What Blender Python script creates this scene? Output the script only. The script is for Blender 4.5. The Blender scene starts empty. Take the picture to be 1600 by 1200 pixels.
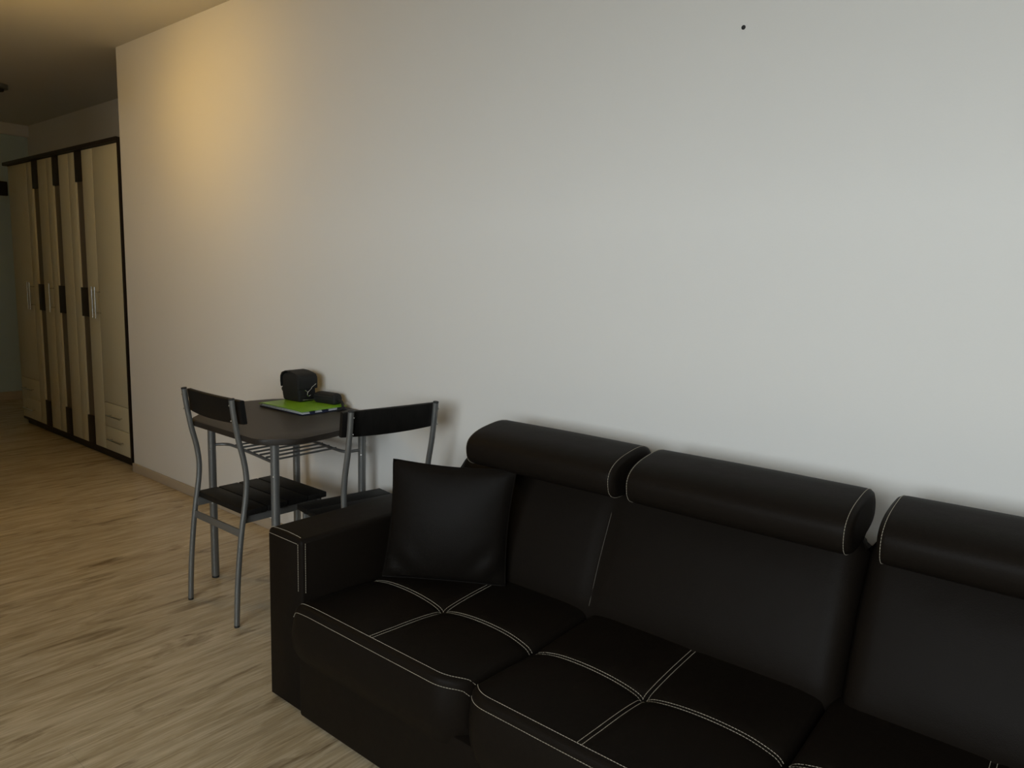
import bpy, bmesh, math, random
from mathutils import Vector, Matrix
random.seed(7)
S = bpy.context.scene
COL = S.collection

# ------------------------------------------------------------------ camera
cam = bpy.data.cameras.new('camera')
cam.sensor_fit = 'HORIZONTAL'; cam.sensor_width = 36.0
cam.lens = 36.0 * 1139.0 / 1600.0
cam.clip_start = 0.05
co = bpy.data.objects.new('camera', cam); COL.objects.link(co)
FW = Vector((-0.62836112, 0.76479595, -0.14230059)).normalized()
RT = Vector((0.76959531, 0.63783877, 0.02974505)).normalized()
UP = RT.cross(FW)
M4 = Matrix((RT, UP, -FW)).transposed().to_4x4()
M4.translation = Vector((0.0, -2.0795, 1.3535))
co.matrix_world = M4
S.camera = co

# ------------------------------------------------------------------ world, exposure
SKY = (0.925, 0.955, 1.03, 1)
SKY_STRENGTH = 6.3
LAMP_STRENGTH = 46.0
w = bpy.data.worlds.new('overcast_sky'); S.world = w; w.use_nodes = True
bg = w.node_tree.nodes['Background']
bg.inputs['Color'].default_value = SKY
bg.inputs['Strength'].default_value = SKY_STRENGTH
S.view_settings.view_transform = 'Standard'
S.view_settings.look = 'None'
S.view_settings.gamma = 1.0
S.view_settings.use_curve_mapping = False
S.view_settings.exposure = 1.0
# window opening (daylight), used by the end wall and by its light portal
WX, WV, WU0, WU1, WZ0, WZ1 = 2.6, -4.7, -1.3, 1.9, 0.92, 2.50
pl = bpy.data.lights.new('window_portal', 'AREA'); pl.shape = 'RECTANGLE'
pl.size = WU1 - WU0; pl.size_y = WZ1 - WZ0; pl.cycles.is_portal = True
po = bpy.data.objects.new('window_portal', pl); COL.objects.link(po)
po.location = ((WU0 + WU1) / 2, WV - 0.16, (WZ0 + WZ1) / 2)
po.rotation_euler = (math.radians(90), 0, 0)

# ------------------------------------------------------------------ materials
def nt(name):
    m = bpy.data.materials.new(name); m.use_nodes = True
    t = m.node_tree; return m, t, t.nodes['Principled BSDF']
def N(t, kind, **kw):
    n = t.nodes.new(kind)
    for k, v in kw.items(): setattr(n, k, v)
    return n
def simple(name, col, rough=0.5, metal=0.0, bump=0.0, scale=200.0, var=0.0, spec=0.5, vscale=None, detail=3.0):
    m, t, b = nt(name)
    b.inputs['Base Color'].default_value = (*col, 1)
    b.inputs['Roughness'].default_value = rough
    b.inputs['Metallic'].default_value = metal
    b.inputs['Specular IOR Level'].default_value = spec
    tc = N(t, 'ShaderNodeTexCoord')
    if bump:
        n = N(t, 'ShaderNodeTexNoise'); n.inputs['Scale'].default_value = scale; n.inputs['Detail'].default_value = detail
        t.links.new(tc.outputs['Object'], n.inputs['Vector'])
        bp = N(t, 'ShaderNodeBump'); bp.inputs['Strength'].default_value = bump; bp.inputs['Distance'].default_value = 0.002
        t.links.new(n.outputs['Fac'], bp.inputs['Height']); t.links.new(bp.outputs['Normal'], b.inputs['Normal'])
    if var:
        n2 = N(t, 'ShaderNodeTexNoise'); n2.inputs['Scale'].default_value = vscale or scale * 0.1; n2.inputs['Detail'].default_value = 4
        t.links.new(tc.outputs['Object'], n2.inputs['Vector'])
        mx = N(t, 'ShaderNodeMix', data_type='RGBA')
        mx.inputs[6].default_value = (*[c * (1 - var) for c in col], 1)
        mx.inputs[7].default_value = (*[min(1, c * (1 + var)) for c in col], 1)
        t.links.new(n2.outputs['Fac'], mx.inputs[0]); t.links.new(mx.outputs[2], b.inputs['Base Color'])
    return m
def leather(name, col, rough=0.52, spec=0.35):
    m, t, b = nt(name)
    tc = N(t, 'ShaderNodeTexCoord')
    v = N(t, 'ShaderNodeTexVoronoi'); v.inputs['Scale'].default_value = 420
    n = N(t, 'ShaderNodeTexNoise'); n.inputs['Scale'].default_value = 900; n.inputs['Detail'].default_value = 2
    big = N(t, 'ShaderNodeTexNoise'); big.inputs['Scale'].default_value = 9; big.inputs['Detail'].default_value = 3
    for q in (v, n, big): t.links.new(tc.outputs['Object'], q.inputs['Vector'])
    ad = N(t, 'ShaderNodeMath', operation='ADD'); t.links.new(v.outputs['Distance'], ad.inputs[0]); t.links.new(n.outputs['Fac'], ad.inputs[1])
    bp = N(t, 'ShaderNodeBump'); bp.inputs['Strength'].default_value = 0.22; bp.inputs['Distance'].default_value = 0.001
    t.links.new(ad.outputs[0], bp.inputs['Height'])
    bp2 = N(t, 'ShaderNodeBump'); bp2.inputs['Strength'].default_value = 0.10; bp2.inputs['Distance'].default_value = 0.02
    t.links.new(big.outputs['Fac'], bp2.inputs['Height']); t.links.new(bp.outputs['Normal'], bp2.inputs['Normal'])
    t.links.new(bp2.outputs['Normal'], b.inputs['Normal'])
    b.inputs['Base Color'].default_value = (*col, 1); b.inputs['Roughness'].default_value = rough
    b.inputs['Specular IOR Level'].default_value = spec
    return m
def oak():
    m, t, b = nt('oak_laminate')
    geo = N(t, 'ShaderNodeNewGeometry'); oi = N(t, 'ShaderNodeObjectInfo')
    # one random value for each row of boards
    sep = N(t, 'ShaderNodeSeparateXYZ'); t.links.new(oi.outputs['Location'], sep.inputs[0])
    rnd = N(t, 'ShaderNodeTexWhiteNoise', noise_dimensions='1D'); t.links.new(sep.outputs['X'], rnd.inputs['W'])
    mul = N(t, 'ShaderNodeVectorMath', operation='SCALE')
    t.links.new(rnd.outputs['Color'], mul.inputs[0]); mul.inputs['Scale'].default_value = 37.0
    add = N(t, 'ShaderNodeVectorMath', operation='ADD')
    t.links.new(geo.outputs['Position'], add.inputs[0]); t.links.new(mul.outputs[0], add.inputs[1])
    def stretched(sx, sy, scale, detail, dist=0.0):
        mp = N(t, 'ShaderNodeMapping'); mp.inputs['Scale'].default_value = (sx, sy, 1)
        t.links.new(add.outputs[0], mp.inputs['Vector'])
        n = N(t, 'ShaderNodeTexNoise'); n.inputs['Scale'].default_value = scale; n.inputs['Detail'].default_value = detail
        n.inputs['Distortion'].default_value = dist; n.inputs['Roughness'].default_value = 0.6
        t.links.new(mp.outputs[0], n.inputs['Vector']); return n
    fine = stretched(1, 0.035, 170, 4)
    mid = stretched(1, 0.13, 24, 5, 0.9)
    patch = stretched(1, 0.20, 11, 6, 1.2)
    r1 = N(t, 'ShaderNodeValToRGB')
    r1.color_ramp.elements[0].position = 0.36; r1.color_ramp.elements[0].color = (0.47, 0.375, 0.235, 1)
    r1.color_ramp.elements[1].position = 0.62; r1.color_ramp.elements[1].color = (0.645, 0.54, 0.375, 1)
    t.links.new(mid.outputs['Fac'], r1.inputs['Fac'])
    r2 = N(t, 'ShaderNodeValToRGB')
    r2.color_ramp.elements[0].position = 0.27; r2.color_ramp.elements[0].color = (0.36, 0.30, 0.23, 1)
    r2.color_ramp.elements[1].position = 0.43; r2.color_ramp.elements[1].color = (1, 1, 1, 1)
    t.links.new(patch.outputs['Fac'], r2.inputs['Fac'])
    r3 = N(t, 'ShaderNodeValToRGB')
    r3.color_ramp.elements[0].position = 0.30; r3.color_ramp.elements[0].color = (0.72, 0.70, 0.66, 1)
    r3.color_ramp.elements[1].position = 0.65; r3.color_ramp.elements[1].color = (1.06, 1.05, 1.04, 1)
    t.links.new(fine.outputs['Fac'], r3.inputs['Fac'])
    m1 = N(t, 'ShaderNodeMix', data_type='RGBA', blend_type='MULTIPLY'); m1.inputs[0].default_value = 0.95
    t.links.new(r1.outputs[0], m1.inputs[6]); t.links.new(r2.outputs[0], m1.inputs[7])
    m2 = N(t, 'ShaderNodeMix', data_type='RGBA', blend_type='MULTIPLY'); m2.inputs[0].default_value = 1.0
    t.links.new(m1.outputs[2], m2.inputs[6]); t.links.new(r3.outputs[0], m2.inputs[7])
    hs = N(t, 'ShaderNodeHueSaturation')
    mr = N(t, 'ShaderNodeMapRange'); mr.inputs['To Min'].default_value = 0.965; mr.inputs['To Max'].default_value = 1.035
    t.links.new(rnd.outputs['Value'], mr.inputs['Value']); t.links.new(mr.outputs[0], hs.inputs['Value'])
    t.links.new(m2.outputs[2], hs.inputs['Color']); t.links.new(hs.outputs[0], b.inputs['Base Color'])
    bp = N(t, 'ShaderNodeBump'); bp.inputs['Strength'].default_value = 0.10; bp.inputs['Distance'].default_value = 0.001
    t.links.new(fine.outputs['Fac'], bp.inputs['Height']); t.links.new(bp.outputs['Normal'], b.inputs['Normal'])
    b.inputs['Roughness'].default_value = 0.26; b.inputs['Specular IOR Level'].default_value = 0.4
    return m
def wenge(name, a, c, rough=0.4):
    m, t, b = nt(name)
    tc = N(t, 'ShaderNodeTexCoord'); mp = N(t, 'ShaderNodeMapping'); mp.inputs['Scale'].default_value = (1, 1, 0.05)
    n = N(t, 'ShaderNodeTexNoise'); n.inputs['Scale'].default_value = 120; n.inputs['Detail'].default_value = 4
    t.links.new(tc.outputs['Object'], mp.inputs['Vector']); t.links.new(mp.outputs[0], n.inputs['Vector'])
    r = N(t, 'ShaderNodeValToRGB'); r.color_ramp.elements[0].color = (*a, 1); r.color_ramp.elements[1].color = (*c, 1)
    r.color_ramp.elements[0].position = 0.35; r.color_ramp.elements[1].position = 0.65
    t.links.new(n.outputs['Fac'], r.inputs['Fac']); t.links.new(r.outputs[0], b.inputs['Base Color'])
    b.inputs['Roughness'].default_value = rough; b.inputs['Specular IOR Level'].default_value = 0.22
    return m
def emit(name, col, s):
    m, t, b = nt(name)
    b.inputs['Base Color'].default_value = (0.9, 0.85, 0.7, 1)
    b.inputs['Emission Color'].default_value = (*col, 1); b.inputs['Emission Strength'].default_value = s
    return m
def pane_mat():
    m = bpy.data.materials.new('window_glass'); m.use_nodes = True; t = m.node_tree
    for n in list(t.nodes): t.nodes.remove(n)
    o = N(t, 'ShaderNodeOutputMaterial'); mx = N(t, 'ShaderNodeMixShader'); tr = N(t, 'ShaderNodeBsdfTransparent')
    gl = N(t, 'ShaderNodeBsdfGlossy'); gl.inputs['Roughness'].default_value = 0.02
    lw = N(t, 'ShaderNodeFresnel'); lw.inputs['IOR'].default_value = 1.35
    tr.inputs['Color'].default_value = (0.93, 0.96, 0.95, 1)
    t.links.new(lw.outputs[0], mx.inputs[0]); t.links.new(tr.outputs[0], mx.inputs[1]); t.links.new(gl.outputs[0], mx.inputs[2])
    t.links.new(mx.outputs[0], o.inputs[0]); return m

MAT = dict(
    wall=simple('white_wall_paint', (0.74, 0.725, 0.69), 0.85, bump=0.10, scale=160, var=0.012, vscale=1.5, spec=0.2),
    farwall=simple('cool_grey_wall', (0.50, 0.62, 0.64), 0.85, bump=0.10, scale=160, spec=0.2),  # hallway end wall, a bluer grey than the other walls
    ceiling=simple('white_ceiling_paint', (0.72, 0.70, 0.66), 0.9, bump=0.10, scale=140, spec=0.2),
    oak=oak(),
    subfloor=simple('dark_joint_brown', (0.05, 0.035, 0.022), 0.8, var=0.2, scale=40),  # dark brown slab seen in the gaps between boards
    base=simple('beige_baseboard', (0.50, 0.42, 0.32), 0.5, var=0.08, scale=60),
    leather=leather('dark_brown_leatherette', (0.0095, 0.0070, 0.0050), 0.50, 0.07),
    pillow=leather('cushion_leatherette', (0.0085, 0.0068, 0.0054), 0.47, 0.06),
    dullthread=simple('brown_thread', (0.10, 0.085, 0.065), 0.7, bump=0.2, scale=900),
    thread=simple('beige_thread', (0.44, 0.39, 0.30), 0.7, bump=0.2, scale=900),
    metal=simple('grey_lacquered_steel', (0.185, 0.186, 0.178), 0.34, 0.5, var=0.04, scale=60),
    chrome=simple('brushed_chrome', (0.62, 0.62, 0.60), 0.25, 1.0, var=0.04, scale=80),
    black=wenge('black_brown_laminate', (0.006, 0.0055, 0.0048), (0.010, 0.009, 0.008), 0.55),
    table=simple('dark_brown_table_laminate', (0.027, 0.021, 0.016), 0.45, var=0.15, scale=300, vscale=40, spec=0.28),
    cream=simple('cream_door_foil', (0.56, 0.52, 0.37), 0.45, var=0.02, scale=50),
    wenge=wenge('dark_wenge', (0.012, 0.008, 0.006), (0.022, 0.015, 0.010), 0.45),
    inlay=wenge('brown_inlay', (0.085, 0.064, 0.040), (0.12, 0.09, 0.058), 0.3),
    green=simple('green_plastic_cover', (0.20, 0.44, 0.012), 0.4, var=0.05, scale=40),
    navy=simple('navy_cover', (0.012, 0.018, 0.05), 0.4, var=0.05, scale=40),
    paper=simple('white_paper', (0.75, 0.77, 0.78), 0.8, var=0.05, scale=500),
    nylon=simple('black_nylon', (0.007, 0.0065, 0.006), 0.75, bump=0.5, scale=900, var=0.1, vscale=30),
    rubber=simple('black_rubber', (0.015, 0.015, 0.015), 0.7, var=0.1, scale=50),
    white=simple('white_lacquer', (0.75, 0.75, 0.74), 0.4, var=0.02, scale=30),
    ground=simple('grey_courtyard', (0.16, 0.16, 0.15), 0.9, var=0.2, scale=2),
    bulb=emit('warm_lamp_glass', (1.0, 0.60, 0.13), LAMP_STRENGTH),
    glass=pane_mat(),
)

# ------------------------------------------------------------------ mesh helpers
def finish(name, bm, mat, parent=None, smooth=True, loc=None):
    bmesh.ops.recalc_face_normals(bm, faces=bm.faces)
    me = bpy.data.meshes.new(name); bm.to_mesh(me); bm.free()
    if smooth:
        for p in me.polygons: p.use_smooth = True
        try: me.set_sharp_from_angle(angle=math.radians(40))
        except Exception: pass
    me.materials.append(MAT[mat])
    o = bpy.data.objects.new(name, me); COL.objects.link(o)
    if parent: o.parent = parent
    if loc: o.location = loc
    return o
def box(bm, x0, x1, y0, y1, z0, z1, bev=0.0, seg=2):
    r = bmesh.ops.create_cube(bm, size=1.0)
    vs = r['verts']
    for v in vs:
        v.co = Vector(((x0 + x1) / 2 + v.co.x * (x1 - x0), (y0 + y1) / 2 + v.co.y * (y1 - y0), (z0 + z1) / 2 + v.co.z * (z1 - z0)))
    if bev:
        es = list({e for v in vs for e in v.link_edges})
        bmesh.ops.bevel(bm, geom=es, offset=bev, segments=seg, affect='EDGES', profile=0.5)
def boxo(name, mat, parent, *a, bev=0.0, seg=2):
    bm = bmesh.new(); box(bm, *a, bev=bev, seg=seg); return finish(name, bm, mat, parent, smooth=bev > 0)
def smooth_path(pts, n=8):
    P = [Vector(p) for p in pts]; out = []
    for i in range(len(P) - 1):
        p0 = P[max(i - 1, 0)]; p1 = P[i]; p2 = P[i + 1]; p3 = P[min(i + 2, len(P) - 1)]
        for k in range(n):
            t = k / n
            out.append(0.5 * ((2 * p1) + (p2 - p0) * t + (2 * p0 - 5 * p1 + 4 * p2 - p3) * t * t + (3 * p1 - p0 - 3 * p2 + p3) * t ** 3))
    out.append(P[-1]); return out
def tube(bm, pts, r, seg=12, flat=None):
    P = [Vector(p) for p in pts]; rings = []
    prev = None
    for i, p in enumerate(P):
        d = (P[min(i + 1, len(P) - 1)] - P[max(i - 1, 0)]).normalized()
        if prev is None:
            a = Vector((0, 0, 1)) if abs(d.z) < 0.9 else Vector((1, 0, 0))
            n = d.cross(a).normalized()
        else:
            n = (prev - d * prev.dot(d)).normalized()
        prev = n; b = d.cross(n)
        rr = r[i] if isinstance(r, (list, tuple)) else r
        rings.append([bm.verts.new(p + (n * math.cos(2 * math.pi * k / seg) + b * math.sin(2 * math.pi * k / seg)) * rr) for k in range(seg)])
    for i in range(len(rings) - 1):
        for k in range(seg):
            bm.faces.new((rings[i][k], rings[i][(k + 1) % seg], rings[i + 1][(k + 1) % seg], rings[i + 1][k]))
    bm.faces.new(rings[0][::-1]); bm.faces.new(rings[-1])
def tubeo(name, mat, parent, pts, r, seg=12):
    bm = bmesh.new(); tube(bm, pts, r, seg); return finish(name, bm, mat, parent)
def loft(bm, rings, cap=True):
    R = [[bm.verts.new(p) for p in ring] for ring in rings]; n = len(R[0])
    for i in range(len(R) - 1):
        for k in range(n):
            bm.faces.new((R[i][k], R[i][(k + 1) % n], R[i + 1][(k + 1) % n], R[i + 1][k]))
    if cap:
        bm.faces.new(R[0][::-1]); bm.faces.new(R[-1])
def prism(bm, outline, z0, z1, bev=0.0):
    bot = [bm.verts.new((x, y, z0)) for x, y in outline]; top = [bm.verts.new((x, y, z1)) for x, y in outline]
    n = len(outline); bm.faces.new(bot[::-1]); tf = bm.faces.new(top)
    for k in range(n): bm.faces.new((bot[k], bot[(k + 1) % n], top[(k + 1) % n], top[k]))
    if bev:
        es = [e for e in bm.edges if abs(e.verts[0].co.z - e.verts[1].co.z) < 1e-6]
        bmesh.ops.bevel(bm, geom=es, offset=bev, segments=2, affect='EDGES', profile=0.5)
def stitches(paths, parent, pitch=0.0075, dash=0.0056, r=0.00075):
    """double seams sewn with single visible stitches, small raised threads"""
    bm = bmesh.new()
    for path in paths:
        P = [Vector(p) for p in path]; acc = 0.0; nxt = 0.0
        cum = [0.0]
        for i in range(1, len(P)): cum.append(cum[-1] + (P[i] - P[i - 1]).length)
        def at(s):
            for i in range(1, len(P)):
                if cum[i] >= s:
                    L = cum[i] - cum[i - 1]
                    return P[i - 1].lerp(P[i], (s - cum[i - 1]) / L if L > 1e-9 else 0)
            return P[-1]
        s = 0.0
        while s + dash < cum[-1]:
            a, c = at(s), at(s + dash); d = (c - a)
            if d.length > 1e-6:
                d.normalize(); up = Vector((0.31, -0.52, 0.8)); n = d.cross(up).normalized(); b = n.cross(d)
                q = [[bm.verts.new(e + n * r * sx + b * r * sz) for sx, sz in ((1, 0), (0, 1), (-1, 0), (0, -1))] for e in (a, c)]
                for k in range(4): bm.faces.new((q[0][k], q[0][(k + 1) % 4], q[1][(k + 1) % 4], q[1][k]))
                bm.faces.new(q[0][::-1]); bm.faces.new(q[1])
            s += pitch
    o = finish('stitching', bm, 'thread', parent, smooth=False)
    o['kind'] = 'stuff'
    o['label'] = 'beige double topstitching'
    return o
def thing(name, label, cat, loc=(0, 0, 0), rz=0.0, group=None):
    o = bpy.data.objects.new(name, None); COL.objects.link(o); o.empty_display_size = 0.1
    o.location = loc; o.rotation_euler = (0, 0, rz); o['label'] = label; o['category'] = cat
    if group: o['group'] = group
    return o
def struct(o, label, cat):
    o['kind'] = 'structure'; o['label'] = label; o['category'] = cat; return o
def copy_tree(o, parent=None):
    c = o.copy(); COL.objects.link(c); c.parent = parent
    for ch in o.children: copy_tree(ch, c)
    return c

# ------------------------------------------------------------------ the room
ZC = 2.7025; XC = -4.97; XF = -8.5; YN = 0.60; YO = WV; YH = -2.3
floor = struct(boxo('floor', 'subfloor', None, XF - 0.1, WX + 0.2, YO - 0.1, YN + 0.1, -0.12, -0.009), 'grey-brown oak laminate floor with dark grain streaks', 'floor')
# single laminate boards, running towards the long white wall
PWID, PLEN, GAP = 0.192, 1.285, 0.0005
def plank_mesh(L):
    bm = bmesh.new(); box(bm, 0, PWID - GAP, 0, L - GAP, -0.009, 0.0)
    es = [e for e in bm.edges if e.verts[0].co.z > -0.001 and e.verts[1].co.z > -0.001]
    bmesh.ops.bevel(bm, geom=es, offset=0.0004, segments=1, affect='EDGES')
    bmesh.ops.recalc_face_normals(bm, faces=bm.faces)
    me = bpy.data.meshes.new('plank'); bm.to_mesh(me); bm.free(); me.materials.append(MAT['oak']); return me
full = plank_mesh(PLEN); cache = {}
def plank(x, y, L):
    key = round(L, 3)
    me = full if abs(L - PLEN) < 1e-4 else cache.setdefault(key, plank_mesh(L))
    o = bpy.data.objects.new('plank', me); COL.objects.link(o); o.parent = floor; o.location = (x, y, 0)
i = 0; x = XF
while x < WX - 0.001:
    ylo = YH if x < XC - 0.1 else YO
    yhi = YN if x + PWID < XC + 0.001 else 0.0
    y = ylo; off = (0.35, 0.8, 0.12, 0.57, 1.0)[i % 5] * PLEN
    first = True
    while y < yhi - 0.02:
        L = min(off if first else PLEN, yhi - y)
        first = False
        if L > 0.02: plank(x, y, L)
        y += L
    x += PWID; i += 1

wall_back = struct(boxo('wall_back', 'wall', None, XC, WX + 0.2, 0.0, 0.14, 0.0, ZC), 'long plain white wall behind the sofa and table', 'wall')
bm = bmesh.new()   # drilled hole left in the plaster: a rimmed dark plug
tube(bm, [(-0.903, 0.006, 2.075), (-0.903, -0.0012, 2.075)], 0.0062, 14)
hole = finish('wall_plug', bm, 'rubber', wall_back); hole['label'] = 'small dark drilled hole with plug'
struct(boxo('wall_niche', 'wall', None, XF, XC + 0.14, YN, YN + 0.12, 0, ZC), 'dim white wall behind and above the wardrobe', 'wall')
struct(boxo('wall_niche_side', 'wall', None, XC, XC + 0.14, 0.14, YN, 0, ZC), 'short return wall beside the wardrobe', 'wall')
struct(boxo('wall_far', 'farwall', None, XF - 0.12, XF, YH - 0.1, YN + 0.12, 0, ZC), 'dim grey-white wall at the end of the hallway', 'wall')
struct(boxo('trim_1', 'white', None, XF, XF + 0.05, YH, YN, 2.595, ZC, bev=0.004), 'pale boxed strip under the ceiling at the hallway end', 'trim')
struct(boxo('wall_hall', 'wall', None, XF, XC, YH - 0.1, YH, 0, ZC), 'hallway partition wall opposite the wardrobe', 'wall')
struct(boxo('wall_hall_end', 'wall', None, XC, XC + 0.1, YO, YH, 0, ZC), 'partition wall closing the kitchen side', 'wall')
struct(boxo('wall_end', 'wall', None, WX, WX + 0.2, YO, 0.0, 0, ZC), 'white end wall on the right, beyond the sofa', 'wall')
struct(boxo('ceiling', 'ceiling', None, XF - 0.12, WX + 0.2, YO - 0.12, YN + 0.12, ZC, ZC + 0.12), 'white ceiling over room and hallway', 'ceiling')
struct(boxo('baseboard_back', 'base', None, XC, WX, -0.014, 0.0, 0.0, 0.058, bev=0.003), 'low beige baseboard along the long white wall', 'baseboard')
struct(boxo('baseboard_far', 'base', None, XF, XF + 0.014, YH, YN, 0.0, 0.085, bev=0.003), 'baseboard at the end of the hallway', 'baseboard')
bm = bmesh.new()
box(bm, XC, WU0, YO - 0.2, YO, 0, ZC); box(bm, WU1, WX + 0.2, YO - 0.2, YO, 0, ZC)
box(bm, WU0, WU1, YO - 0.2, YO, 0, WZ0); box(bm, WU0, WU1, YO - 0.2, YO, WZ1, ZC)
struct(finish('wall_window', bm, 'wall', None, smooth=False), 'wall behind the camera with the large window', 'wall')
bm = bmesh.new(); WM = (WU0 + WU1) / 2
for a in ((WU0, WU0 + 0.07), (WU1 - 0.07, WU1), (WM - 0.05, WM + 0.05)):
    box(bm, a[0], a[1], YO - 0.12, YO - 0.06, WZ0, WZ1)
for a in ((WZ0, WZ0 + 0.07), (WZ1 - 0.07, WZ1)): box(bm, WU0, WU1, YO - 0.12, YO - 0.06, a[0], a[1])
win = struct(finish('window_1', bm, 'white', None, smooth=False), 'large white-framed window behind the camera', 'window')
for a in ((WU0 + 0.07, WM - 0.05), (WM + 0.05, WU1 - 0.07)):
    boxo('pane', 'glass', win, a[0], a[1], YO - 0.092, YO - 0.088, WZ0 + 0.07, WZ1 - 0.07)
struct(boxo('ground', 'ground', None, -40, 40, YO - 60, YO - 0.3, -6.2, -6.0), 'grey courtyard outside the window', 'ground')

# ------------------------------------------------------------------ wardrobe
WL, WR, WF, WB = -7.165, -5.045, 0.02, 0.585
wd = thing('wardrobe', 'wide five-door cream wardrobe with dark brown frame and inlaid strips in the hallway niche', 'wardrobe', ((WL + WR) / 2, WF, 0))
X0 = (WL + WR) / 2
def wb(name, mat, par, x0, x1, y0, y1, z0, z1, bev=0.0):
    return boxo(name, mat, par, x0 - X0, x1 - X0, y0 - WF, y1 - WF, z0, z1, bev=bev)
wb('side_panel', 'wenge', wd, WL, WL + 0.018, WF + 0.021, WB, 0.045, 2.15, 0.002)
wb('side_panel', 'wenge', wd, WR, WR + 0.022, WF - 0.012, WB, 0.045, 2.15, 0.002)
wb('top_board', 'wenge', wd, WL - 0.03, WR + 0.03, WF - 0.03, WB, 2.15, 2.176, 0.004)
wb('bottom_board', 'wenge', wd, WL, WR, WF + 0.0, WB, 0.045, 0.062)
wb('plinth', 'wenge', wd, WL + 0.01, WR - 0.02, WF + 0.03, WB - 0.02, 0.0, 0.045)
wb('back_panel', 'wenge', wd, WL, WR, WB - 0.012, WB, 0.062, 2.15)
DW = (WR - WL) / 5; DT = 0.02
def bar_handle(par, x, z0, z1, vertical=True, y=WF):
    bm = bmesh.new()
    yb = y - 0.034 - WF
    if vertical:
        tube(bm, [(x - X0, yb, z0), (x - X0, yb, z1)], 0.0058, 10)
        for z in (z0 + 0.035, z1 - 0.035): tube(bm, [(x - X0, yb, z), (x - X0, 0, z)], 0.0042, 8)
    else:
        tube(bm, [(z0 - X0, yb + 0.008, x), (z1 - X0, yb + 0.008, x)], 0.0052, 10)
        for q in (z0 + 0.03, z1 - 0.03): tube(bm, [(q - X0, yb + 0.008, x), (q - X0, 0, x)], 0.0042, 8)
    o = finish('handle', bm, 'chrome', par); o['label'] = 'slim chrome bar handle'; return o
for k in range(5):
    a = WL + k * DW + 0.0015; c = WL + (k + 1) * DW - 0.0015
    if k in (0, 4):
        d = wb('door', 'cream', wd, a, c, WF, WF + DT, 0.412, 2.146, 0.0025)
        for z0, z1 in ((0.066, 0.236), (0.240, 0.408)):
            dr = wb('drawer', 'cream', wd, a, c, WF, WF + DT, z0, z1, 0.0025)
            xc = (a + c) / 2 - 0.01
            bar_handle(dr, (z0 + z1) / 2, xc - 0.115, xc + 0.115, False)
    else:
        cx = (a + c) / 2 - 0.028; h = 0.063
        bm = bmesh.new()
        box(bm, a - X0, cx - h - X0, 0, DT, 0.066, 2.146, 0.0025); box(bm, cx + h - X0, c - X0, 0, DT, 0.066, 2.146, 0.0025)
        d = finish('door', bm, 'cream', wd)
        il = wb('inlay', 'inlay', d, cx - h, cx + h, WF + 0.013, WF + DT, 0.066, 2.146)
        il['label'] = 'recessed brown inlay strip'
        for z0, z1 in ((1.94, 2.146), (0.998, 1.204), (0.066, 0.272)):
            p = wb('dark_plate', 'wenge', d, cx - h + 0.0005, cx + h - 0.0005, WF - 0.001, WF + 0.013, z0, z1, 0.001)
            p['label'] = 'dark wenge block set into the strip'
    hx = {0: c - 0.022, 1: a + 0.022, 2: a + 0.024, 3: c - 0.022, 4: a + 0.024}[k]
    bar_handle(d, hx, 1.0, 1.215)

# box on the hallway end wall, small fixture on the hallway ceiling
mb = thing('meter_box', 'dark wall-mounted box high on the hallway end wall', 'box', (XF, 0.26, 2.01))
boxo('housing', 'wenge', mb, 0.0, 0.05, -0.13, 0.13, 0.0, 0.135, bev=0.006)
boxo('cover', 'rubber', mb, 0.05, 0.058, -0.11, 0.11, 0.015, 0.12, bev=0.003)
boxo('indicator', 'chrome', mb, 0.058, 0.060, 0.03, 0.045, 0.06, 0.07)
fx = thing('ceiling_spot', 'small round fixture on the dim hallway ceiling', 'ceiling light', (-6.745, -0.14, ZC))
bm = bmesh.new(); tube(bm, [(0, 0, 0), (0, 0, -0.03), (0, 0, -0.034)], [0.075, 0.075, 0.068], 24); finish('housing', bm, 'metal', fx)
bm = bmesh.new(); tube(bm, [(0, 0, -0.034), (0, 0, -0.05), (0, 0, -0.055)], [0.05, 0.045, 0.02], 20); finish('lens', bm, 'rubber', fx)

# warm ceiling lamp just outside the picture, the source of the warm patch on the wall
lp = thing('ceiling_lamp', 'warm globe lamp with a spot head on a short stem from the ceiling', 'lamp', (-3.93, -1.10, ZC))
bm = bmesh.new(); tube(bm, [(0, 0, 0), (0, 0, -0.02), (0, 0, -0.03)], [0.06, 0.06, 0.03], 20); finish('canopy', bm, 'chrome', lp)
tubeo('stem', 'chrome', lp, [(0, 0, -0.03), (0, 0, -0.31)], 0.008)
bm = bmesh.new(); bmesh.ops.create_uvsphere(bm, u_segments=20, v_segments=12, radius=0.06)
finish('globe', bm, 'bulb', lp, loc=(0, 0, -0.365))
hd = Vector((0.0, 0.10, -0.30)); aim = (Vector((-3.80, 0.0, 2.28)) - Vector((-3.93, -1.10, ZC)) - hd).normalized()
bm = bmesh.new(); tube(bm, [hd - aim * 0.06, hd - aim * 0.045, hd, hd + aim * 0.012], [0.012, 0.026, 0.034, 0.034], 16)
finish('spot_head', bm, 'chrome', lp)
tubeo('spot_arm', 'chrome', lp, [(0, 0, -0.20), tuple(hd - aim * 0.055)], 0.006)
sl = bpy.data.lights.new('spot_bulb', 'SPOT'); sl.energy = 3.6; sl.color = (1.0, 0.62, 0.16); sl.spot_size = math.radians(92); sl.spot_blend = 1.0; sl.shadow_soft_size = 0.03
so = bpy.data.objects.new('spot_bulb', sl); COL.objects.link(so); so.parent = lp
so.location = hd + aim * 0.03; so.rotation_euler = aim.to_track_quat('-Z', 'Y').to_euler()

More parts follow.
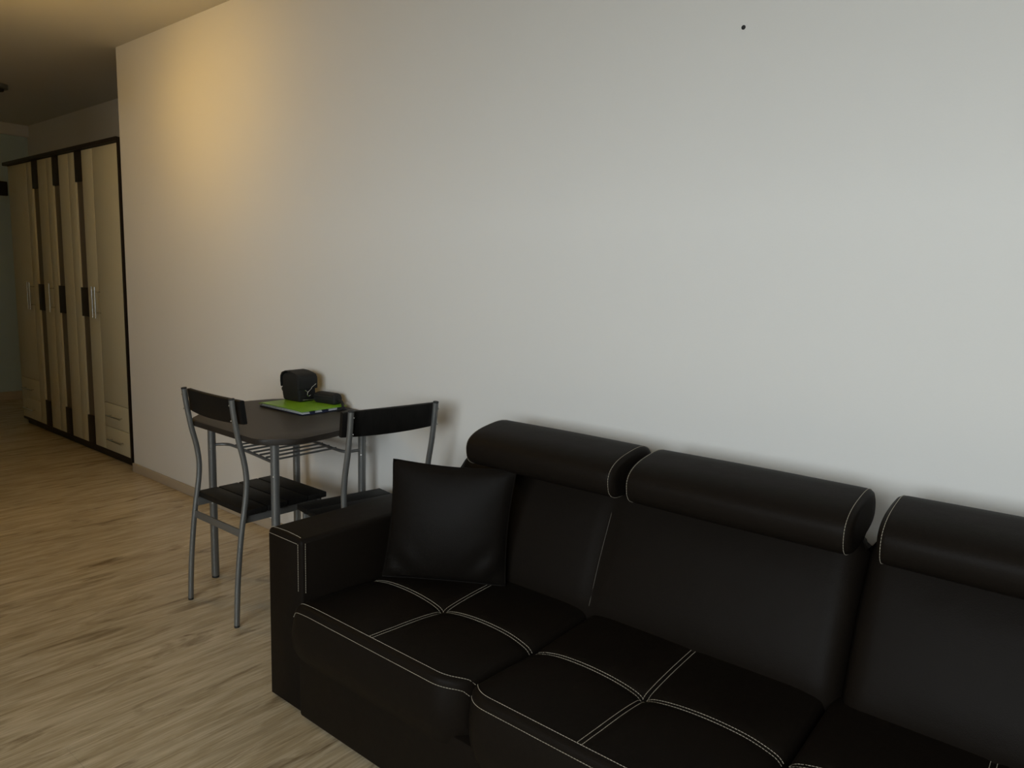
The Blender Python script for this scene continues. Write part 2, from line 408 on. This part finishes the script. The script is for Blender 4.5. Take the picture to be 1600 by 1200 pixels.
# ------------------------------------------------------------------ table
TX, TY = -2.69, -0.34
tb = thing('dining_table', 'dark brown table with clipped corners and grey tube legs against the white wall', 'table', (TX, TY, 0))
def rounded(outline, r, n=4):
    out = []; m = len(outline)
    for k in range(m):
        p = Vector((*outline[k], 0)); a = Vector((*outline[k - 1], 0)); c = Vector((*outline[(k + 1) % m], 0))
        p0 = p + (a - p).normalized() * r; p1 = p + (c - p).normalized() * r
        for q in range(n + 1):
            t = q / n; v = p0 * (1 - t) ** 2 + p * 2 * t * (1 - t) + p1 * t * t
            out.append((v.x, v.y))
    return out
oct_ = [(x - TX, y - TY) for x, y in ((-2.86, -0.660), (-2.345, -0.668), (-2.258, -0.555), (-2.275, -0.40), (-2.33, -0.15), (-2.43, -0.018), (-2.95, -0.018), (-3.075, -0.12), (-3.112, -0.30), (-3.06, -0.45))]
bm = bmesh.new(); prism(bm, rounded(oct_, 0.04), 0.728, 0.75, 0.003); finish('table_top', bm, 'table', tb)
LEGS = [(-2.966, -0.512), (-2.405, -0.560), (-2.955, -0.095), (-2.452, -0.105)]
for k, (lx, ly) in enumerate(LEGS):
    lg = tubeo('leg', 'metal', tb, [(lx - TX, ly - TY, 0.008), (lx - TX, ly - TY, 0.728)], 0.0165, 18)
    tubeo('foot_cap', 'rubber', lg, [(lx - TX, ly - TY, 0.0), (lx - TX, ly - TY, 0.010)], 0.0155, 18)
    d = Vector((0.62, -0.78, 0)) * 0.016
    tubeo('screw', 'chrome', lg, [(lx - TX + d.x, ly - TY + d.y, 0.585), (lx - TX + d.x * 1.18, ly - TY + d.y * 1.18, 0.585)], 0.0032, 8)
def rel(p): return (p[0] - TX, p[1] - TY, p[2])
ZR = 0.603
for pts in ([(-2.966, -0.512), (-2.93, -0.465), (-2.875, -0.458), (-2.69, -0.475), (-2.56, -0.490), (-2.49, -0.50), (-2.405, -0.560)],
            [(-2.955, -0.095), (-2.93, -0.135), (-2.875, -0.148), (-2.69, -0.165), (-2.50, -0.182), (-2.465, -0.16), (-2.452, -0.105)]):
    tubeo('shelf_rail', 'metal', tb, smooth_path([rel((*p, ZR)) for p in pts], 6), 0.0065, 10)
for k in range(7):
    xx = -2.865 + k * 0.055; t = (xx + 2.875) / 0.375
    tubeo('shelf_rod', 'metal', tb, [rel((xx, -0.458 - 0.032 * t, ZR + 0.006)), rel((xx, -0.148 - 0.034 * t, ZR + 0.006))], 0.0042, 8)

# ------------------------------------------------------------------ chairs
def make_chair(label, loc, rz, sd):
    ch = thing('dining_chair', label, 'chair', loc, rz, 'slatted metal-frame chairs at the table')
    prof = [(0.0, 0.0), (0.155, 0.007), (0.30, 0.020), (0.40, 0.033), (0.46, 0.043), (0.53, 0.052), (0.585, 0.053), (0.65, 0.044), (0.725, 0.026), (0.82, 0.009), (0.885, 0.001)]
    HX = 0.179
    for s in (-1, 1):
        pts = smooth_path([(s * HX, y, max(z, 0.008)) for z, y in prof], 4)
        post = tubeo('back_post', 'metal', ch, pts, 0.0107, 14)
        tubeo('foot_cap', 'rubber', post, [(s * HX, 0, 0), (s * HX, 0.0004, 0.012)], 0.0102, 14)
        tubeo('top_cap', 'rubber', post, [(s * HX, 0.001, 0.884), (s * HX, 0.0005, 0.889)], 0.0107, 14)
        for z in (0.803, 0.862):
            tubeo('screw', 'chrome', post, [(s * HX + sd * 0.0075, 0.009 - (z - .82) * .1 - 0.0065, z), (s * HX + sd * 0.0105, 0.009 - (z - .82) * .1 - 0.0090, z)], 0.0036, 8)
        leg = tubeo('front_leg', 'metal', ch, smooth_path([(s * 0.168, 0.40, 0.008), (s * 0.168, 0.395, 0.22), (s * 0.168, 0.380, 0.405), (s * 0.168, 0.372, 0.425)], 4), 0.0107, 14)
        tubeo('foot_cap', 'rubber', leg, [(s * 0.168, 0.40, 0), (s * 0.168, 0.40, 0.012)], 0.0102, 14)
        boxo('side_rail', 'metal', ch, s * 0.166 - 0.004, s * 0.166 + 0.004, 0.036, 0.398, 0.398, 0.430, bev=0.001)
    boxo('cross_rail', 'metal', ch, -HX, HX, 0.024, 0.030, 0.350, 0.380, bev=0.001)
    boxo('cross_rail', 'metal', ch, -0.168, 0.168, 0.372, 0.378, 0.398, 0.426, bev=0.001)
    for k in range(4):
        a = 0.045 + k * 0.0925
        boxo('seat_slat', 'black', ch, -0.188, 0.188, a, a + 0.0885, 0.431, 0.454, bev=0.0035)
    # bowed backrest board in front of the posts
    bm = bmesh.new(); rings = []
    for q in range(15):
        xx = -0.198 + 0.396 * q / 14
        yb = 0.0195 - (0.016 * (1 - (xx / 0.179) ** 2))
        top = 0.884 - 0.004 * (xx / 0.212) ** 2; bot = 0.790 - 0.004 * (1 - (xx / 0.212) ** 2)
        lean = 0.011
        rings.append([(xx, yb + lean, bot + 0.003), (xx, yb + lean + 0.003, bot), (xx, yb + lean + 0.015, bot), (xx, yb + lean + 0.018, bot + 0.003),
                      (xx, yb + 0.018, top - 0.003), (xx, yb + 0.015, top), (xx, yb + 0.003, top), (xx, yb, top - 0.003)])
    loft(bm, rings); finish('backrest', bm, 'black', ch)
    return ch
make_chair('black slatted chair with grey steel frame on the left, pushed under the table', (-2.645, -0.697, 0), 0.0, -1)
make_chair('black slatted chair with grey steel frame between the table and the sofa arm', (-1.965, -0.345, 0), math.radians(81.4), 1)

# ------------------------------------------------------------------ things on the table
fd = thing('folder', 'bright green folder of papers lying on the dark table', 'folder', (-2.79, -0.170, 0.75), math.radians(1.0))
boxo('back_cover', 'navy', fd, -0.158, 0.160, -0.118, 0.118, 0.0, 0.004, bev=0.001)
bm = bmesh.new()
for k, (a, c) in enumerate(((0.004, 0.008), (0.009, 0.013))): box(bm, -0.150, 0.155 - 0.004 * k, -0.112 + 0.003 * k, 0.112, a, c)
finish('papers', bm, 'paper', fd, smooth=False)
for a, c in ((-0.075, -0.05), (-0.01, 0.02), (0.075, 0.11)): boxo('index_tab', 'navy', fd, 0.150, 0.159, a, c, 0.004, 0.012)
bm = bmesh.new(); loft(bm, [[(x, -0.120, z), (x, 0.120, z), (x, 0.120, z + 0.003), (x, -0.120, z + 0.003)] for x, z in ((-0.162, 0.011), (-0.146, 0.0155), (-0.142, 0.0148), (-0.138, 0.0158), (0.0, 0.0165), (0.12, 0.0162), (0.160, 0.0142))])
finish('front_cover', bm, 'green', fd)
bg_ = thing('camera_bag', 'small black camera bag with silver buckle standing on the green folder', 'bag', (-2.888, -0.122, 0.7685), math.radians(2))
def soft_box(bm, rings_):
    """rings_: (z, x0, x1, y0, y1, corner)"""
    R = []
    for z, xa, xb, ya, yb, c in rings_:
        pts = rounded([(xa, ya), (xb, ya), (xb, yb), (xa, yb)], c, 4); R.append([(px, py, z) for px, py in pts])
    loft(bm, R)
bm = bmesh.new()
soft_box(bm, [(0.0, -0.056, 0.058, -0.040, 0.040, 0.014), (0.006, -0.063, 0.065, -0.046, 0.046, 0.016), (0.03, -0.067, 0.067, -0.048, 0.048, 0.016), (0.07, -0.066, 0.064, -0.048, 0.048, 0.016), (0.105, -0.066, 0.062, -0.048, 0.048, 0.016), (0.120, -0.056, 0.054, -0.047, 0.047, 0.014), (0.129, -0.034, 0.030, -0.045, 0.045, 0.012)])
finish('body', bm, 'nylon', bg_)
bm = bmesh.new(); rings = []
fl = [(-0.070, 0.066), (-0.073, 0.088), (-0.072, 0.112), (-0.062, 0.128), (-0.035, 0.138), (0.0, 0.137), (0.035, 0.131), (0.060, 0.124), (0.069, 0.112), (0.071, 0.09), (0.0705, 0.062)]
for wv in (-0.0515, -0.050, 0.0, 0.050, 0.0515):
    k = 0.004 if abs(wv) > 0.051 else 0.0
    rings.append([(x * (1 - k * 6), wv, z - (k if z > 0.12 else 0)) for x, z in fl] + [(x * 0.93, wv, z - 0.004) for x, z in reversed(fl)])
loft(bm, rings); finish('flap', bm, 'nylon', bg_)
bm = bmesh.new(); tube(bm, smooth_path([(0.0665, 0.02, 0.068), (0.075, 0.012, 0.060), (0.0735, -0.006, 0.046), (0.074, -0.022, 0.056)], 5), 0.0022, 8)
tube(bm, smooth_path([(0.0735, -0.006, 0.046), (0.076, -0.010, 0.034), (0.0745, -0.002, 0.026), (0.074, 0.008, 0.030)], 5), 0.0026, 8)
tube(bm, smooth_path([(0.072, 0.018, 0.066), (0.0735, 0.030, 0.074), (0.072, 0.040, 0.080)], 5), 0.0020, 8)
finish('buckle', bm, 'chrome', bg_)
tubeo('zip_pull', 'chrome', bg_, [(0.069, -0.030, 0.010), (0.072, 0.030, 0.008)], 0.0016, 6)
tubeo('side_loop', 'nylon', bg_, smooth_path([(-0.066, -0.03, 0.062), (-0.078, -0.034, 0.05), (-0.074, -0.03, 0.036), (-0.066, -0.03, 0.034)], 5), 0.005, 8)
tubeo('piping', 'nylon', bg_, [(0.067, -0.044, 0.022), (0.0695, 0.0, 0.022), (0.067, 0.044, 0.022)], 0.003, 8)
pc = thing('pouch', 'small black soft pouch lying behind the camera bag', 'pouch', (-2.730, -0.076, 0.7695), math.radians(8))
bm = bmesh.new()
soft_box(bm, [(0.0, -0.062, 0.060, -0.020, 0.020, 0.012), (0.006, -0.068, 0.066, -0.026, 0.026, 0.014), (0.028, -0.070, 0.066, -0.028, 0.028, 0.014), (0.043, -0.064, 0.060, -0.024, 0.024, 0.012), (0.048, -0.055, 0.052, -0.016, 0.016, 0.010)])
finish('body', bm, 'nylon', pc)
tubeo('zip', 'rubber', pc, [(-0.06, -0.029, 0.034), (0.0, -0.0295, 0.034), (0.06, -0.029, 0.034)], 0.0018, 6)
tubeo('wrist_strap', 'nylon', pc, smooth_path([(0.062, 0.0, 0.02), (0.085, -0.002, 0.016), (0.104, -0.012, 0.0), (0.112, -0.030, -0.012), (0.104, -0.046, -0.013)], 6), 0.006, 10)

# ------------------------------------------------------------------ sofa
SX, SY = -1.97, -0.863
sofa = thing('sofa', 'dark brown leatherette sofa with beige double stitching and bolster headrests along the white wall', 'sofa', (0, 0, 0))
SEATS = [(-1.792, -1.112), (-1.112, -0.432), (-0.432, 0.248)]
boxo('base', 'leather', sofa, -1.79, 0.25, -0.878, -0.06, 0.012, 0.235, bev=0.008)
for fxx in (-1.7, -0.43, 0.16):
    for fyy in (-0.8, -0.15):
        tubeo('foot', 'rubber', sofa, [(fxx, fyy, 0), (fxx, fyy, 0.014)], 0.025, 14)
def armrest(xa, xb, vis):
    bm = bmesh.new(); rings = []
    # cross-section x-z, lofted along y, softly crowned top
    n = 8; sec = []
    r = 0.016
    def corner(cx, cz, a0): return [(cx + r * math.cos(a0 + k * math.pi / 2 / 5), cz + r * math.sin(a0 + k * math.pi / 2 / 5)) for k in range(6)]
    top = 0.565
    sec = [(xa, 0.012), (xb, 0.012)] + corner(xb - r, top - r, 0) + [(xb - 0.06, top + 0.004), ((xa + xb) / 2, top + 0.005), (xa + 0.06, top + 0.004)] + corner(xa + r, top - r, math.pi / 2)
    cx, cz = (xa + xb) / 2, 0.3
    for y, ins in ((SY, 0.006), (SY + 0.003, 0.002), (SY + 0.008, 0.0), (-0.5, 0.0), (-0.25, 0.0), (-0.24, 0.006)):
        rings.append([(x - math.copysign(ins, x - cx), y, z - (ins if z > cz else 0)) for x, z in sec])
    loft(bm, rings); a = finish('armrest', bm, 'leather', sofa)
    if vis:
        P = []
        e = 0.0012
        P.append([(xa + 0.006, SY + 0.010, top + e - 0.004)] + [(xa + 0.012 + (xb - xa - 0.024) * k / 8, SY + 0.010, top + e + 0.004 * math.sin(math.pi * k / 8)) for k in range(9)])
        P.append([(xa + 0.008 + (xb - xa - 0.026) * k / 8, SY - e, top - 0.016) for k in range(9)])
        P.append([(xb - 0.018, SY - e, top - 0.016), (xb - 0.018, SY - e, 0.395)])
        P.append([(xb + e, SY + 0.012, top - 0.012), (xb + e, SY + 0.012, 0.39)])
        stitches(P, a)
    return a
armrest(SX, -1.791, True)
armrest(0.252, 0.431, False)

YF, YB, YM, Z0, AMP = -0.900, -0.24, -0.603, 0.353, 0.033
def seat_h(u, y):
    a = (u * 2) % 1.0 if u < 1 else 1.0
    f = max(0.0, 4 * a * (1 - a)) ** 0.62
    b = (YM - y) / (YM - YF) if y < YM else (y - YM) / (YB - YM)
    fb = math.sin(math.pi / 2 * min(1, max(0, b))) ** 0.52
    return f, fb
def seat_z(x, y, xa, xb):
    u = (x - xa) / (xb - xa)
    f, fb = seat_h(min(max(u, 0), 1), y)
    d = min(x - xa, xb - x)
    g = min(1.0, max(0.0, d / 0.10)); g = math.sqrt(1 - (1 - g) ** 2)
    z = Z0 + AMP * (1 - (1 - f) * (1 - fb)) * (0.35 + 0.65 * g)
    # sewn-in valleys along both seams
    z -= 0.0045 * math.exp(-((y - YM) / 0.010) ** 2) + 0.0045 * math.exp(-((x - (xa + xb) / 2) / 0.010) ** 2) * min(1.0, max(0.0, (y - YF - 0.02) / 0.08))
    # rounding of the side edges
    r = 0.022
    if d < r: z -= 0.018 * (1 - math.sqrt(max(0, 1 - ((r - d) / r) ** 2)))
    return z
def front_y(x, xa, xb, left_round):
    r = 0.095; d = xb - x
    e = 0.0
    if d < r: e = 0.058 * ((r - d) / r) ** 2.4
    d = x - xa
    if d < r: e = max(e, (0.058 if left_round else 0.008) * ((r - d) / r) ** 2.4)
    return YF + e
def seat(xa, xb, first):
    bm = bmesh.new(); xa2, xb2 = xa + 0.001, xb - 0.001
    NX, NY = 60, 46
    us = [0.5 - 0.5 * math.cos(math.pi * k / NX) * 0.35 - 0.5 * 0.65 * (1 - 2 * k / NX) for k in range(NX + 1)]
    rows = []
    re = 0.016
    def col(x):
        yf = front_y(x, xa2, xb2, not first); out = []
        for j in range(NY + 1):
            y = YB + (yf + re - YB) * j / NY
            out.append((x, y, seat_z(x, max(y, YF), xa2, xb2)))
        zt = out[-1][2]
        for k in range(1, 6):
            t = math.pi / 2 * k / 5
            out.append((x, yf + re - re * math.sin(t), zt - re + re * math.cos(t)))
        z1 = zt - re
        for k in range(1, 9):
            t = k / 8; z = z1 + (0.205 - z1) * t
            out.append((x, yf - 0.010 * math.sin(math.pi * min(1, t * 1.15)) + 0.012 * max(0, t - 0.8) / 0.2, z))
        out.append((x, YB, 0.205))
        return out
    loft(bm, [col(xa2 + (xb2 - xa2) * u) for u in us])
    s = finish('seat_cushion', bm, 'leather', sofa)
    e = 0.0012; P = []
    # seam pair across the middle depth, two arcs
    xm = (xa2 + xb2) / 2
    for dy in (-0.006, 0.006):
        for (p, q) in ((xa2 + 0.004, xm - 0.003), (xm + 0.003, xb2 - 0.004)):
            P.append([(p + (q - p) * k / 40, YM + dy, seat_z(p + (q - p) * k / 40, YM + dy, xa2, xb2) + e) for k in range(41)])
    for dx in (-0.006, 0.006):
        for (p, q) in ((YM + 0.004, -0.34), (YM - 0.004, YF + 0.016)):
            P.append([(xm + dx, p + (q - p) * k / 30, seat_z(xm + dx, p + (q - p) * k / 30, xa2, xb2) + e) for k in range(31)])
    t0 = 0.0015
    xs = [xa2 + t0 + (xb2 - xa2 - 2 * t0) * k / 60 for k in range(61)]
    P.append([(x, front_y(x, xa2, xb2, not first) + 0.019, seat_z(x, front_y(x, xa2, xb2, not first) + 0.019, xa2, xb2) + e) for x in xs])
    P.append([(x, front_y(x, xa2, xb2, not first) - 0.0022, seat_z(x, front_y(x, xa2, xb2, not first) + 0.016, xa2, xb2) - 0.020) for x in xs])
    stitches(P, s)
for k, (a, c) in enumerate(SEATS): seat(a, c, k == 0)

# backrests: section y-z leaning back, lofted along x with padded panels
BP = [(-0.335, 0.33), (-0.338, 0.385), (-0.330, 0.43), (-0.297, 0.525), (-0.253, 0.63), (-0.218, 0.705), (-0.196, 0.738), (-0.168, 0.752), (-0.135, 0.748), (-0.110, 0.725), (-0.098, 0.68), (-0.085, 0.5), (-0.080, 0.33)]
def backrest(xa, xb, seams, name='backrest'):
    bm = bmesh.new(); rings = []
    prof = [(p.y, p.z) for p in smooth_path([(0, y, z) for y, z in BP], 4)]
    edges = [xa] + seams + [xb]
    n = max(24, int((xb - xa) / 0.018)); xs = []
    for k in range(n + 1):
        t = k / n; xs.append(xa + (xb - xa) * (0.7 * t + 0.3 * (0.5 - 0.5 * math.cos(math.pi * t))))
    cy, cz = -0.17, 0.52
    for x in xs:
        d = min(x - xa, xb - x); r = 0.055
        e = (1 - math.sqrt(max(0, 1 - ((r - d) / r) ** 2))) * 0.045 if d < r else 0.0
        ds = min([abs(x - s) for s in seams] + [9])
        groove = 0.009 * math.exp(-(ds / 0.010) ** 2) if seams else 0
        lo = max(q for q in edges if q <= x + 1e-9); hi = min(q for q in edges if q >= x - 1e-9)
        t = (x - lo) / (hi - lo) if hi > lo else 0
        puff = 0.020 * max(0, 4 * t * (1 - t)) ** 0.5
        ring = []
        for (y, z) in prof:
            wv = min(1, max(0, (z - 0.36) / 0.10)) * min(1, max(0, (0.76 - z) / 0.12))
            fr = 1.0 if y < -0.15 else 0.0
            yy = y - (puff - groove - 0.006) * wv * fr * 0.95
            # rounding of the ends pulls the section in
            yy = yy + (e if yy < cy else -e * 0.5)
            zz = z - e * 0.8 * min(1, max(0, (z - 0.6) / 0.1))
            if x - xa < 0.13 and xa < -1.5: zz -= 0.055 * (1 - (x - xa) / 0.13) ** 2 * min(1, max(0, (z - 0.5) / 0.2))
            ring.append((x, yy, zz))
        rings.append(ring)
    loft(bm, rings); b = finish(name, bm, 'leather', sofa)
    return b
b1 = backrest(-1.788, -0.410, [-1.11])
b2 = backrest(-0.407, 0.248, [])
bm = bmesh.new()
sp = [(-1.11, y - 0.0005, z) for y, z in ((-0.337, 0.40), (-0.326, 0.43), (-0.293, 0.525), (-0.249, 0.63), (-0.221, 0.69))]
tube(bm, smooth_path(sp, 6), 0.0008, 6)
sm = finish('seam_thread', bm, 'dullthread', b1)

def headrest(xa, xb):
    bm = bmesh.new(); rings = []
    cy, cz, hy, hz = -0.262, 0.811, 0.121, 0.0605
    def sec(k):
        pts = []
        for q in range(40):
            t = 2 * math.pi * q / 40; c, s = math.cos(t), math.sin(t); ex = 2 / 2.7
            y = math.copysign(abs(c) ** ex, c) * hy * k; z = math.copysign(abs(s) ** ex, s) * hz * k
            # front lower edge is fuller, rear lower edge cut away
            if z < 0 and y > 0: z *= 0.80
            ang = math.radians(9)
            pts.append((cy + y * math.cos(ang) - z * math.sin(ang), cz + y * math.sin(ang) + z * math.cos(ang)))
        return pts
    prof = [(0.0, 0.55), (-0.002, 0.8), (0.003, 0.93), (0.010, 0.985), (0.020, 1.0)]
    mid = [(xa + 0.02 + (xb - xa - 0.04) * k / 14, 1.0 + 0.02 * math.sin(math.pi * k / 14)) for k in range(1, 14)]
    seq = [(xa + d, k) for d, k in prof] + mid + [(xb - d, k) for d, k in reversed(prof)]
    for x, k in seq: rings.append([(x, y, z) for y, z in sec(k)])
    loft(bm, rings); h = finish('headrest', bm, 'leather', sofa)
    P = []
    for x in (xa + 0.011, xb - 0.011):
        pts = sec(1.0)
        P.append([(x, y, z) for y, z in pts] + [(x, *pts[0])])
    stitches(P, h, r=0.0006)
    return h
headrest(-1.590, -1.028); headrest(-0.990, -0.406); headrest(-0.352, 0.235)

# ------------------------------------------------------------------ cushion in the corner of the sofa
B1 = Vector((-1.747, -0.588, 0.384)); B2 = Vector((-1.405, -0.374, 0.384))
T1 = Vector((-1.763, -0.530, 0.762)); T2 = Vector((-1.396, -0.345, 0.762))
pc0 = (B1 + B2) / 2
cu = thing('cushion', 'square dark brown leatherette cushion leaning in the sofa corner', 'cushion', pc0)
ex = (B2 - B1).normalized(); nn = ex.cross((T1 - B1).normalized()).normalized()
if nn.y > 0: nn = -nn
NG = 28; bm = bmesh.new()
def cpt(s, t, side):
    # s,t in [-1,1]; sides bow inwards between the pointed corners
    k = 0.055
    s2 = s * (1 - k * (1 - t * t) ** 1.2); t2 = t * (1 - (k if t > 0 else 0.02) * (1 - s * s) ** 1.2)
    a, b = (s2 + 1) / 2, (t2 + 1) / 2
    p = (B1 * (1 - a) + B2 * a) * (1 - b) + (T1 * (1 - a) + T2 * a) * b
    th = 0.062 * max(0, (1 - s * s) * (1 - t * t)) ** 0.42 * (1 - 0.22 * t)
    wr = 0.008 * math.sin(9 * (s - t) + 2 * s) * math.exp(-((s - 0.75) ** 2 + (t + 0.75) ** 2) / 0.10) + 0.008 * math.sin(10 * (s + t)) * math.exp(-((s + 0.75) ** 2 + (t + 0.8) ** 2) / 0.10)
    wr *= min(1, (1 - max(abs(s), abs(t))) * 8)
    return p + nn * side * (th + wr) - pc0
grids = []
for side in (1, -1):
    grids.append([[bm.verts.new(cpt(-1 + 2 * a / NG, -1 + 2 * b / NG, side)) for a in range(NG + 1)] for b in range(NG + 1)])
for g in grids:
    for b in range(NG):
        for a in range(NG): bm.faces.new((g[b][a], g[b][a + 1], g[b + 1][a + 1], g[b + 1][a]))
bmesh.ops.remove_doubles(bm, verts=bm.verts, dist=0.0004)
finish('cover', bm, 'pillow', cu)
bm = bmesh.new()
rim = [cpt(-1 + 2 * a / NG, -1, 1) for a in range(NG + 1)] + [cpt(1, -1 + 2 * a / NG, 1) for a in range(1, NG + 1)] + [cpt(1 - 2 * a / NG, 1, 1) for a in range(1, NG + 1)] + [cpt(-1, 1 - 2 * a / NG, 1) for a in range(1, NG)]
tube(bm, rim + [rim[0]], 0.0022, 6); finish('seam', bm, 'pillow', cu)
